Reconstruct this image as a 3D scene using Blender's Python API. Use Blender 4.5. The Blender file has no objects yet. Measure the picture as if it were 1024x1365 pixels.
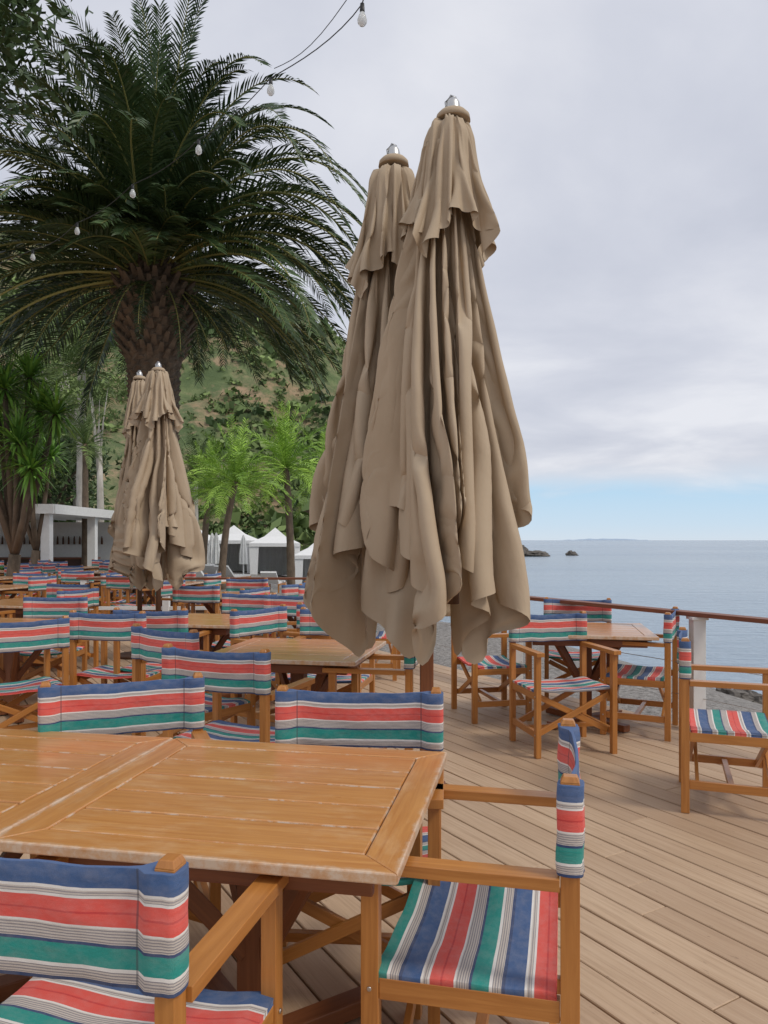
import bpy, math, random
import numpy as np
from mathutils import Vector, Matrix, noise
random.seed(7)
R=random.random
def U(a,b): return a+(b-a)*random.random()
scene=bpy.context.scene
# ------------------------------------------------------------ mesh builder
class MB:
    def __init__(s): s.v=[];s.f=[];s.m=[];s.uv=[];s.sm=[];s.r=[]
    def face(s,idx,mat=0,uv=None,sm=False,r=None):
        s.f.append(tuple(idx)); s.m.append(mat); s.sm.append(sm)
        s.uv.extend(uv if uv else [(0,0)]*len(idx)); s.r.append(R() if r is None else r)
    def beam(s,p0,p1,w,h,mat=0,up=(0,0,1),w1=None,h1=None,r=None):
        p0=Vector(p0);p1=Vector(p1);d=p1-p0;L=d.length;d.normalize()
        upv=Vector(up)
        if abs(d.dot(upv))>.98: upv=Vector((0,1,0)) if abs(d.y)<.9 else Vector((1,0,0))
        x=d.cross(upv).normalized(); z=x.cross(d).normalized()
        w1=w if w1 is None else w1; h1=h if h1 is None else h1
        b=len(s.v)
        for p,ww,hh in((p0,w,h),(p1,w1,h1)):
            for a,c in((-1,-1),(1,-1),(1,1),(-1,1)):
                s.v.append(p+x*(a*ww/2)+z*(c*hh/2))
        uo=U(0,50);vo=U(0,50);rr=R() if r is None else r
        acc=[0,w,w+h,2*w+h,2*w+2*h]
        for k in range(4):
            k2=(k+1)%4
            s.face((b+k,b+k2,b+4+k2,b+4+k),mat,[(uo,vo+acc[k]),(uo,vo+acc[k+1]),(uo+L,vo+acc[k+1]),(uo+L,vo+acc[k])],r=rr)
        s.face((b+3,b+2,b+1,b),mat,[(uo,vo),(uo,vo+w),(uo+h,vo+w),(uo+h,vo)],r=rr)
        s.face((b+4,b+5,b+6,b+7),mat,[(uo,vo),(uo,vo+w),(uo+h,vo+w),(uo+h,vo)],r=rr)
    def prism(s,poly,z0,z1,mat=0,g=(1,0),r=None):
        b=len(s.v);n=len(poly);uo=U(0,50);vo=U(0,50);rr=R() if r is None else r
        gx,gy=g
        def q(p): return (uo+p[0]*gx+p[1]*gy, vo-p[0]*gy+p[1]*gx)
        for p in poly: s.v.append(Vector((p[0],p[1],z0)))
        for p in poly: s.v.append(Vector((p[0],p[1],z1)))
        s.face([b+n+i for i in range(n)],mat,[q(p) for p in poly],r=rr)
        s.face([b+i for i in reversed(range(n))],mat,[q(p) for p in reversed(poly)],r=rr)
        for i in range(n):
            j=(i+1)%n;a=q(poly[i]);c=q(poly[j]);t=z1-z0
            s.face((b+i,b+j,b+n+j,b+n+i),mat,[a,c,(c[0]+t*.1,c[1]+t),(a[0]+t*.1,a[1]+t)],r=rr)
    def tube(s,pts,rad,n=8,mat=0,cap=True,r=None):
        b=len(s.v);rr=R() if r is None else r
        for i,p in enumerate(pts):
            p=Vector(p)
            d=(Vector(pts[min(i+1,len(pts)-1)])-Vector(pts[max(i-1,0)])).normalized()
            a=d.cross(Vector((0,0,1)) if abs(d.z)<.9 else Vector((1,0,0))).normalized();c=d.cross(a)
            ra=rad[i] if hasattr(rad,'__len__') else rad
            for k in range(n):
                t=2*math.pi*k/n
                s.v.append(p+(a*math.cos(t)+c*math.sin(t))*ra)
        for i in range(len(pts)-1):
            for k in range(n):
                k2=(k+1)%n
                s.face((b+i*n+k,b+i*n+k2,b+(i+1)*n+k2,b+(i+1)*n+k),mat,[(i*.3,k/n),(i*.3,(k+1)/n),(i*.3+.3,(k+1)/n),(i*.3+.3,k/n)],True,rr)
        if cap:
            s.face([b+k for k in reversed(range(n))],mat,r=rr)
            e=b+(len(pts)-1)*n
            s.face([e+k for k in range(n)],mat,r=rr)
    def mesh(s,name,mats):
        me=bpy.data.meshes.new(name)
        me.from_pydata([tuple(v) for v in s.v],[],s.f)
        for m in mats: me.materials.append(m)
        me.polygons.foreach_set('material_index',s.m)
        me.polygons.foreach_set('use_smooth',s.sm)
        ul=me.uv_layers.new(name='UVMap')
        flat=[]
        for a in s.uv: flat.extend(a)
        ul.data.foreach_set('uv',flat)
        at=me.attributes.new('rnd','FLOAT','FACE'); at.data.foreach_set('value',s.r)
        me.update()
        return me
    def obj(s,name,mats,loc=(0,0,0),rot=0,parent=None):
        return put(s.mesh(name,mats),name,loc,rot,parent)
def put(me,name,loc=(0,0,0),rot=0,parent=None):
    o=bpy.data.objects.new(name,me); scene.collection.objects.link(o)
    o.location=loc; o.rotation_euler=(0,0,rot)
    if parent: o.parent=parent
    return o
def empty(name,loc=(0,0,0)):
    o=bpy.data.objects.new(name,None); o.empty_display_size=.2
    scene.collection.objects.link(o); o.location=loc; return o
def bevel(o,w=.003,seg=2):
    m=o.modifiers.new('b','BEVEL'); m.width=w; m.segments=seg; m.limit_method='ANGLE'; m.angle_limit=math.radians(50)
# ------------------------------------------------------------ materials
class M:
    def __init__(s,name):
        s.mat=bpy.data.materials.new(name); s.mat.use_nodes=True
        s.nt=s.mat.node_tree; s.n=s.nt.nodes; s.b=s.n['Principled BSDF']
    def new(s,t,**k):
        x=s.n.new(t)
        for a,b in k.items(): setattr(x,a,b)
        return x
    def l(s,a,b): s.nt.links.new(a,b)
    def attr(s,name='rnd'):
        x=s.new('ShaderNodeAttribute'); x.attribute_name=name; return x.outputs['Fac']
    def coord(s,kind='UV',scale=(1,1,1),rot=(0,0,0)):
        t=s.new('ShaderNodeTexCoord'); m=s.new('ShaderNodeMapping'); m.inputs['Scale'].default_value=scale; m.inputs['Rotation'].default_value=rot
        s.l(t.outputs[kind],m.inputs['Vector']); return m.outputs[0]
    def noise(s,vec,scale=5,detail=4,rough=.5,dist=0):
        x=s.new('ShaderNodeTexNoise'); x.inputs['Scale'].default_value=scale; x.inputs['Detail'].default_value=detail
        x.inputs['Roughness'].default_value=rough; x.inputs['Distortion'].default_value=dist
        s.l(vec,x.inputs['Vector']); return x.outputs['Fac']
    def ramp(s,fac,els,const=False):
        x=s.new('ShaderNodeValToRGB'); cr=x.color_ramp
        if const: cr.interpolation='CONSTANT'
        while len(cr.elements)<len(els): cr.elements.new(.5)
        for e,(p,c) in zip(cr.elements,els):
            e.position=p
        for e,(p,c) in zip(cr.elements,els):
            e.color=(c[0],c[1],c[2],1) if hasattr(c,'__len__') else (c,c,c,1)
        s.l(fac,x.inputs[0]); return x.outputs[0]
    def mix(s,fac,a,b,mode='MIX'):
        x=s.new('ShaderNodeMix'); x.data_type='RGBA'; x.blend_type=mode
        for v,i in((fac,0),(a,6),(b,7)):
            if hasattr(v,'links'): s.l(v,x.inputs[i])
            elif i==0: x.inputs[0].default_value=v
            else: x.inputs[i].default_value=(v[0],v[1],v[2],1) if hasattr(v,'__len__') else (v,v,v,1)
        return x.outputs[2]
    def math(s,op,a,b=0,c=None):
        x=s.new('ShaderNodeMath'); x.operation=op
        for i,v in enumerate((a,b) if c is None else (a,b,c)):
            if hasattr(v,'links'): s.l(v,x.inputs[i])
            else: x.inputs[i].default_value=v
        return x.outputs[0]
    def bump(s,h,strength=.3,dist=.01):
        x=s.new('ShaderNodeBump'); x.inputs['Strength'].default_value=strength; x.inputs['Distance'].default_value=dist
        s.l(h,x.inputs['Height']); s.l(x.outputs[0],s.b.inputs['Normal'])
    def col(s,c):
        if hasattr(c,'links'): s.l(c,s.b.inputs['Base Color'])
        else: s.b.inputs['Base Color'].default_value=(c[0],c[1],c[2],1)
    def rough(s,v):
        if hasattr(v,'links'): s.l(v,s.b.inputs['Roughness'])
        else: s.b.inputs['Roughness'].default_value=v
def wood(name,dark,light,rough=.35,coat=.0,worn=0,var=.35,edge=0):
    m=M(name); v=m.coord('UV',(2.2,45,1)); g=m.noise(v,1.5,6,.6,.6)
    v2=m.coord('UV',(1.5,6,1)); g2=m.noise(v2,2,3,.5)
    c=m.ramp(g,[(.25,dark),(.7,light)])
    c=m.mix(m.math('MULTIPLY',g2,.5),c,[x*.66 for x in dark])
    r=m.attr(); c=m.mix(m.math('MULTIPLY',r,var),c,[light[0]*.6,light[1]*.5,light[2]*.42])
    if worn:
        w=m.noise(m.coord('UV',(2,5,1)),2.2,8,.72)
        w=m.ramp(w,[(.50,0),(.72,1)]); c=m.mix(m.math('MULTIPLY',w,worn),c,(.76,.53,.30))
    if edge:
        e=m.noise(m.coord('Object',(1,1,1)),22,5,.7)
        gm=m.new('ShaderNodeNewGeometry'); sn=m.new('ShaderNodeSeparateXYZ'); m.l(gm.outputs['Normal'],sn.inputs[0])
        side=m.ramp(m.math('ABSOLUTE',sn.outputs[2]),[(.80,1),(.97,0)])
        c=m.mix(m.math('MULTIPLY',m.ramp(e,[(.50,0),(.60,1)]),m.math('MULTIPLY',side,edge)),c,(.66,.56,.45))
        # rubbed, greyed varnish along the top's perimeter
        so_=m.new('ShaderNodeSeparateXYZ'); m.l(m.coord('Object'),so_.inputs[0])
        ex=m.math('MAXIMUM',m.math('DIVIDE',m.math('ABSOLUTE',so_.outputs[0]),.485),m.math('DIVIDE',m.math('ABSOLUTE',so_.outputs[1]),.475))
        ex=m.ramp(m.math('ADD',ex,m.math('MULTIPLY',m.math('SUBTRACT',e,.5),.10)),[(.975,0),(1.0,1)])
        c=m.mix(m.math('MULTIPLY',ex,.6),c,(.66,.52,.38))
    m.col(c); m.rough(m.math('MULTIPLY_ADD',g2,.25,rough-.1)); m.b.inputs['Coat Weight'].default_value=coat; m.b.inputs['Coat Roughness'].default_value=.17
    m.bump(g,.12,.003); return m.mat
M_table=wood('varnished_table_wood',(.50,.19,.04),(.74,.365,.11),.32,.6,.4,.22,.8)
M_chair=wood('chair_wood',(.40,.145,.026),(.66,.29,.072),.38,.2,0,.30)
M_dark=wood('dark_wood',(.07,.03,.014),(.14,.06,.025),.5)
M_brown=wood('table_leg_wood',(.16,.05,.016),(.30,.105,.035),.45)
M_rail=wood('rail_wood',(.16,.05,.02),(.3,.10,.045),.5)
def deckmat():
    m=M('weathered_deck'); v=m.coord('UV',(1.4,40,1)); g=m.noise(v,1.5,7,.65,.5)
    g2=m.noise(m.coord('UV',(.8,4,1)),1.6,4,.6)
    c=m.ramp(g,[(.2,(.29,.175,.095)),(.5,(.53,.365,.225)),(.8,(.66,.49,.33))])
    c=m.mix(m.math('MULTIPLY',m.attr(),.65),c,(.29,.17,.095))
    c=m.mix(m.math('MULTIPLY',g2,.35),c,(.60,.46,.33))
    st=m.ramp(m.noise(m.coord('Object'),.9,5,.6),[(.4,0),(.65,1)])
    c=m.mix(m.math('MULTIPLY',st,.3),c,(.35,.215,.12))
    kn=m.ramp(m.noise(m.coord('UV',(6,22,1)),2.2,4,.7),[(.64,0),(.72,1)])
    c=m.mix(m.math('MULTIPLY',kn,.55),c,(.15,.08,.045))
    m.col(c); m.rough(.6); m.bump(g,.35,.004); return m.mat
M_deck=deckmat()
def plain(name,c,rough=.6,metal=0,nz=.12,sc=12):
    m=M(name); n=m.noise(m.coord('Object'),sc,4,.6)
    m.col(m.mix(n,[x*(1-nz) for x in c],[min(1,x*(1+nz)) for x in c])); m.rough(rough); m.b.inputs['Metallic'].default_value=metal; return m.mat
M_white=plain('white_paint',(.74,.73,.70),.5)
M_tent=plain('white_canvas',(.78,.78,.77),.8)
M_metal=plain('brushed_metal',(.55,.54,.52),.35,1)
M_black=plain('black_plastic',(.02,.02,.02),.5)
M_grayroof=plain('roof_paint',(.5,.5,.48),.6)
def fabric():
    m=M('striped_canvas'); sp=m.new('ShaderNodeSeparateXYZ'); m.l(m.coord('UV'),sp.inputs[0])
    u=m.math('FRACT',sp.outputs[0])
    navy=(.025,.055,.15); blue=(.045,.105,.25); coral=(.74,.095,.072); teal=(.010,.27,.225); lt=(.58,.52,.46); wh=(.78,.75,.70)
    c=m.ramp(u,[(0,navy),(.035,lt),(.12,wh),(.15,teal),(.32,navy),(.345,lt),(.47,wh),(.49,coral),(.60,(.60,.05,.045)),(.62,coral),(.725,wh),(.75,lt),(.79,wh),(.815,blue)],True)
    mask=m.ramp(u,[(0,0),(.04,1),(.12,0),(.35,1),(.465,0),(.75,.9),(.79,0)],True)
    fine=m.math('GREATER_THAN',m.math('FRACT',m.math('MULTIPLY',sp.outputs[0],41)),.58)
    c=m.mix(m.math('MULTIPLY',m.math('MULTIPLY',mask,fine),.7),c,(.12,.12,.16))
    fade=m.noise(m.coord('UV',(3,8,1)),3,5,.65)
    c=m.mix(m.ramp(fade,[(.4,.02),(.85,.25)]),c,(.52,.47,.43))
    sd=m.math('LESS_THAN',m.math('ABSOLUTE',m.math('SUBTRACT',m.math('ABSOLUTE',sp.outputs[1]),.222)),.0022)
    c=m.mix(m.math('MULTIPLY',sd,.55),c,(.06,.06,.07))
    wv=m.noise(m.coord('UV',(160,700,1)),1,2,.5)
    c=m.mix(.25,c,m.ramp(wv,[(.3,.15),(.7,.85)]),'OVERLAY')
    m.col(c); m.rough(.9); m.b.inputs['Sheen Weight'].default_value=.05
    wr=m.noise(m.coord('UV',(2.5,7,1)),2,3,.5)
    m.bump(m.math('ADD',m.math('MULTIPLY',wv,.12),wr),.55,.008); return m.mat
M_fab=fabric()
def umbcloth():
    m=M('umbrella_cloth'); n=m.noise(m.coord('Object'),2.2,5,.6); n2=m.noise(m.coord('Object',(1,1,.35)),26,4,.6)
    c=m.mix(m.ramp(n,[(.3,0),(.7,1)]),(.43,.325,.215),(.50,.39,.27)); m.col(c); m.rough(.85)
    n3=m.noise(m.coord('Object',(1,1,.5)),7,4,.55,.5)
    wv=m.noise(m.coord('Object',(1,1,1)),420,1,.5)
    m.bump(m.math('ADD',m.math('ADD',m.math('MULTIPLY',n2,.25),n3),m.math('MULTIPLY',wv,.03)),.35,.016); return m.mat
M_umb=umbcloth()
def leaf(name,a,b,rough=.5):
    m=M(name); c=m.ramp(m.attr(),[(0,a),(.75,b),(1,[min(1,x*1.5) for x in b])]); m.col(c); m.rough(rough)
    m.b.inputs['Specular IOR Level'].default_value=.35
    return m.mat
M_frond=leaf('date_palm_frond',(.018,.037,.013),(.068,.112,.038),.38)
M_frond2=leaf('light_palm_frond',(.12,.24,.025),(.32,.50,.07),.5)
M_frond3=leaf('mid_palm_frond',(.05,.095,.022),(.15,.21,.06),.5)
M_stalk=leaf('palm_stalk',(.16,.17,.05),(.32,.30,.10),.5)
M_spike=leaf('spiky_leaf',(.07,.17,.025),(.20,.38,.06),.5)
M_leafd=leaf('dark_leaf',(.022,.045,.013),(.065,.11,.032),.5)
M_shrub=leaf('scrub_leaf',(.06,.10,.035),(.20,.27,.09),.8)
def bark(name,a,b,sc=6):
    m=M(name); n=m.noise(m.coord('Object',(1,1,.5)),sc,7,.65); c=m.ramp(n,[(.3,a),(.7,b)])
    c=m.mix(m.math('MULTIPLY',m.attr(),.4),c,b); m.col(c); m.rough(.9); m.bump(n,.7,.04); return m.mat
M_bark=bark('palm_bark',(.05,.036,.025),(.21,.15,.10))
M_pale=bark('pale_bark',(.3,.27,.23),(.6,.56,.5),4)
# ------------------------------------------------------------ camera
cd=bpy.data.cameras.new('cam'); cam=bpy.data.objects.new('camera',cd); scene.collection.objects.link(cam)
cam.location=(0,0,1.45); cam.rotation_euler=(math.radians(90),0,0)
cd.lens=1025/1365*36; cd.shift_y=37.5/1365; cd.clip_end=40000; cd.clip_start=.05
scene.camera=cam
scene.view_settings.view_transform='Standard'; scene.view_settings.look='None'; scene.view_settings.exposure=0
# ------------------------------------------------------------ world
w=bpy.data.worlds.new('World'); scene.world=w; w.use_nodes=True
nt=w.node_tree; N=nt.nodes; Lk=nt.links.new
bg=N['Background']; bg.inputs[1].default_value=.1
sunE,sunA=math.radians(50),math.radians(118)
sky=N.new('ShaderNodeTexSky'); sky.sky_type='NISHITA'; sky.sun_disc=False; sky.sun_elevation=sunE; sky.sun_rotation=sunA
tc=N.new('ShaderNodeTexCoord'); sx=N.new('ShaderNodeSeparateXYZ'); Lk(tc.outputs['Generated'],sx.inputs[0])
def wm(op,a,b=0,c=0):
    x=N.new('ShaderNodeMath'); x.operation=op
    for i,v in enumerate((a,b,c)):
        if hasattr(v,'links'): Lk(v,x.inputs[i])
        else: x.inputs[i].default_value=v
    return x.outputs[0]
zz=wm('ADD',wm('MAXIMUM',sx.outputs[2],0),.13)
cx=N.new('ShaderNodeCombineXYZ'); Lk(wm('DIVIDE',sx.outputs[0],zz),cx.inputs[0]); Lk(wm('DIVIDE',sx.outputs[1],zz),cx.inputs[1])
n1=N.new('ShaderNodeTexNoise'); n1.inputs['Scale'].default_value=1.0; n1.inputs['Detail'].default_value=7; n1.inputs['Roughness'].default_value=.52; n1.inputs['Distortion'].default_value=.35
Lk(cx.outputs[0],n1.inputs['Vector'])
def wr(f,els):
    x=N.new('ShaderNodeValToRGB'); cr=x.color_ramp
    while len(cr.elements)<len(els): cr.elements.new(.5)
    for e,(p,c) in zip(cr.elements,els): e.position=p
    for e,(p,c) in zip(cr.elements,els): e.color=(*c,1)
    Lk(f,x.inputs[0]); return x.outputs[0]
cl=wr(n1.outputs[0],[(.32,(.53,.555,.64)),(.48,(.62,.64,.715)),(.64,(.76,.77,.82))])
hz=wr(sx.outputs[2],[(0,(.62,.71,.80)),(.02,(.55,.69,.82)),(.062,(.45,.65,.83)),(.085,(.62,.70,.80)),(.12,(.68,.70,.77))])
hf=wr(wm('ADD',sx.outputs[2],wm('MULTIPLY',wm('SUBTRACT',n1.outputs[0],.5),.10)),[(.055,(0,0,0)),(.10,(1,1,1))])
def wmix(f,a,b):
    x=N.new('ShaderNodeMix'); x.data_type='RGBA'
    if hasattr(f,'links'): Lk(f,x.inputs[0])
    else: x.inputs[0].default_value=f
    Lk(a,x.inputs[6]); Lk(b,x.inputs[7]); return x.outputs[2]
cc=wmix(hf,hz,cl)
vs=N.new('ShaderNodeVectorMath'); vs.operation='SCALE'; vs.inputs['Scale'].default_value=11.0; Lk(cc,vs.inputs[0])
Lk(wmix(.93,sky.outputs[0],vs.outputs[0]),bg.inputs[0])
sd=bpy.data.lights.new('sun','SUN'); sd.energy=1.5; sd.angle=math.radians(14); sd.color=(1,.94,.85)
so=bpy.data.objects.new('sun',sd); scene.collection.objects.link(so)
az=sunA; dirv=Vector((math.sin(az)*math.cos(sunE),math.cos(az)*math.cos(sunE),math.sin(sunE)))
so.rotation_euler=dirv.to_track_quat('Z','Y').to_euler()
# ------------------------------------------------------------ terrain + sea
def interp(x,tab):
    if x<=tab[0][0]: return tab[0][1]
    for (a,b),(c,d) in zip(tab,tab[1:]):
        if x<=c:
            t=(x-a)/(c-a); t=t*t*(3-2*t); return b+(d-b)*t
    return tab[-1][1]
def lin(x,tab):
    if x<=tab[0][0]: return tab[0][1]
    for (a,b),(c,d) in zip(tab,tab[1:]):
        if x<=c: return b+(d-b)*(x-a)/(c-a)
    return tab[-1][1]
def sstep(t): t=max(0,min(1,t)); return t*t*(3-2*t)
SH=[(-30,14),(0,13),(15,9.6),(19,7.4),(25,3.6),(32,1.5),(45,1),(70,4),(110,13),(150,22),(172,30),(185,20),(220,-10),(300,-80)]
HR=[(-300,60),(-90,54),(-65,50),(-39,46),(-23,41),(-14,38),(-9,34),(0,22),(8,13),(15,7.5),(25,1.5),(32,0)]
SEA=-2.0
def hgt(x,y):
    d=lin(y,SH)+noise.noise(Vector((x*.1,y*.1,3)))*1.2-x
    base=SEA+1.72*sstep(d/8.5) if d>0 else SEA+max(-4,d*.12)
    ridge=interp(x,HR)
    g=sstep((y-52)/80)
    f=noise.fractal(Vector((x*.035,y*.035,1.3)),1,2,5)
    f2=noise.fractal(Vector((x*.14,y*.14,7.3)),.8,2.1,5)
    h=base+g*sstep(d/12)*(ridge+f*6+f2*2.8)
    return h
xs=[-600,-450,-330,-260,-210]+[-180+i*3 for i in range(34)]+[-78+i*1.4 for i in range(83)]+[40,46,60]
ys=[-60,-30,-15]+[-8+i*1.5 for i in range(42)]+[56+i*1.5 for i in range(90)]+[194,200,210,225,250,300,400]
t=MB()
for y in ys:
    for x in xs: t.v.append(Vector((x,y,hgt(x,y))))
nx=len(xs)
for j in range(len(ys)-1):
    for i in range(nx-1): t.face((j*nx+i,j*nx+i+1,(j+1)*nx+i+1,(j+1)*nx+i),0,None,True)
m=M('hill_and_beach'); ob=m.coord('Object')
sp=m.new('ShaderNodeSeparateXYZ'); m.l(ob,sp.inputs[0])
a=m.noise(ob,.09,7,.65); b=m.noise(ob,.55,7,.7); e=m.noise(ob,14,5,.7)
hill=m.ramp(a,[(.38,(.09,.13,.045)),(.47,(.16,.20,.08)),(.55,(.27,.22,.12)),(.61,(.33,.23,.13)),(.68,(.15,.18,.07))])
hill=m.mix(m.ramp(b,[(.42,0),(.58,.85)]),hill,(.09,.13,.05))
hill=m.mix(m.ramp(m.noise(ob,.22,6,.7),[(.56,0),(.64,.75)]),hill,(.40,.27,.17))
peb=m.ramp(e,[(.3,(.10,.09,.08)),(.5,(.27,.25,.23)),(.7,(.42,.40,.37))])
fz=m.ramp(m.math('MULTIPLY',m.math('ADD',sp.outputs[2],.2),.4),[(.1,0),(.5,1)])
m.col(m.mix(fz,peb,hill)); m.rough(.95); m.bump(m.math('ADD',b,m.math('MULTIPLY',e,.1)),.7,.6)
t.obj('hillside_terrain',[m.mat])
s=MB()
for x,y in((-16000,-3000),(16000,-3000),(16000,26000),(-16000,26000)): s.v.append(Vector((x,y,SEA)))
s.face((0,1,2,3))
m=M('sea_water'); ob=m.coord('Object',(.35,1,1)); 
wv=m.noise(ob,1.6,4,.6,.4); w2=m.noise(m.coord('Object',(.12,.5,1)),.35,4,.6)
big=m.noise(m.coord('Object',(.2,1,1)),.012,5,.6)
m.col(m.ramp(big,[(.35,(.23,.30,.38)),(.65,(.33,.40,.46))])); m.rough(.22); m.b.inputs['IOR'].default_value=1.33
m.bump(m.math('ADD',wv,m.math('MULTIPLY',w2,2.5)),.7,.4)
s.obj('sea',[m.mat])
s=MB(); pts=[]
for i in range(40):
    x=2700+i*32; h=SEA+max(0,26*math.sin(i/39*math.pi)**.8+noise.noise(Vector((i*.3,0,0)))*14)
    pts.append((x,h))
for x,h in pts: s.v+= [Vector((x,11500,SEA-1)),Vector((x,11500,h)),Vector((x,12300,SEA-1))]
for i in range(39):
    s.face((3*i,3*i+3,3*i+4,3*i+1),0,None,True); s.face((3*i+1,3*i+4,3*i+5,3*i+2),0,None,True)
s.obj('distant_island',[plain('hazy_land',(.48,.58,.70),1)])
M_rock=bark('sea_rock',(.05,.045,.04),(.17,.15,.13),.8)
def rock(x,y,z,sx_,sy_,sz_,name='sea_rock'):
    b=MB(); nu,nv=20,12; sd_=U(0,99)
    for j in range(nv+1):
        ph=math.pi*j/nv
        for i in range(nu):
            th=2*math.pi*i/nu; d=Vector((math.sin(ph)*math.cos(th),math.sin(ph)*math.sin(th),math.cos(ph)))
            k=1+.5*noise.fractal(d*1.6+Vector((sd_,0,0)),.8,2.2,4)
            b.v.append(Vector((d.x*sx_*k,d.y*sy_*k,d.z*sz_*k)))
    for j in range(nv):
        for i in range(nu):
            i2=(i+1)%nu; b.face((j*nu+i,(j+1)*nu+i,(j+1)*nu+i2,j*nu+i2))
    return b.obj(name,[M_rock],(x,y,z))
rock(42,172,SEA,1.3,1,1.1)
for k in range(9): rock(24.5+k*1.0,165+U(-3,3),SEA+U(0,.3),U(1.5,2.6),2,2.8-k*.27)
for k in range(14):
    x=U(6,11);y=U(9,16); rock(x,y,hgt(x,y),U(.15,.4),U(.15,.4),U(.1,.25),'beach_rock')
# ------------------------------------------------------------ shrubs over the hill
b=MB()
def clump(b,c,rx,rz,n,sz,mat=0,base=None):
    br=R() if base is None else base
    for k in range(n):
        d=Vector((random.gauss(0,1),random.gauss(0,1),random.gauss(0,1))).normalized()
        p=Vector(c)+Vector((d.x*rx,d.y*rx,abs(d.z)*rz))*U(.55,1)
        a=Vector((U(-1,1),U(-1,1),U(-1,1))).normalized()*sz*U(.6,1.3); e2=d.cross(a).normalized()*sz*U(.4,.9)
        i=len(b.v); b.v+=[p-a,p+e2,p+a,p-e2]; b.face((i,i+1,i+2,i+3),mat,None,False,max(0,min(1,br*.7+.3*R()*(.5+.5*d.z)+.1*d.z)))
cnt=0
while cnt<4600:
    y=U(54,150); x=U(-.56*y,.14*y)
    if noise.noise(Vector((x*.06,y*.06,9)))+U(-.4,.4)<-.16: continue
    z=hgt(x,y)
    if z<.2: continue
    r=U(.3,1.05)*(1+(R()<.10)*1.2)
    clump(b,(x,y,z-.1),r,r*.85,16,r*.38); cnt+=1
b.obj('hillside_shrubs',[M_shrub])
# ------------------------------------------------------------ palms
def frond(b,org,az_,el,L,droop,leafL,steps,mat,rmat,wid=.028,hang=.25,col=None,fwd=.45,rr0=.035):
    p=Vector(org); d=Vector((math.cos(az_)*math.cos(el),math.sin(az_)*math.cos(el),math.sin(el)))
    ds=L/steps; pts=[];cb=R() if col is None else col
    tw=U(-.45,.45); bend=U(-.12,.12)
    for k in range(steps+1):
        s_=k/steps; pts.append(p.copy())
        side=d.cross(Vector((0,0,1)))
        if side.length<.05: side=Vector((-math.sin(az_),math.cos(az_),0))
        side.normalize(); upn=side.cross(d).normalized()
        side=(side*math.cos(tw)+upn*math.sin(tw)).normalized(); upn=side.cross(d).normalized()
        if s_>.08:
            ll=leafL*min(1,(s_-.04)*4.5)*(1-.62*max(0,s_-.5)/.5)*U(.85,1.1)
            for sg in(-1,1):
                ld=(side*sg*.85+d*(fwd+.6*s_)+upn*.28+Vector((U(-.12,.12),U(-.12,.12),U(-.12,.05)))).normalized()
                a=p; m1=a+ld*ll*.5; ld2=(ld+Vector((0,0,-hang*2))).normalized(); e_=m1+ld2*ll*.5
                wv_=(d*.8+upn*U(-.5,.5)).normalized()*wid*.5
                i=len(b.v); b.v+=[a-wv_*.6,a+wv_*.6,m1+wv_,m1-wv_,e_]
                rr=max(0,min(1,cb*.7+.3*R()))
                b.face((i,i+1,i+2,i+3),mat,None,False,rr); b.face((i+3,i+2,i+4),mat,None,False,rr)
        p=p+d*ds
        d=(d+Vector((0,0,-droop*ds*(.35+1.5*s_)*(.25+math.hypot(d.x,d.y))))+Vector((-math.sin(az_),math.cos(az_),0))*bend*ds).normalized()
    sub=pts[::3]
    b.tube(sub,[max(.005,rr0*(L/4.5)*(1-i/(len(sub)-1))+.005) for i in range(len(sub))],4,rmat,True)
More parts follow.
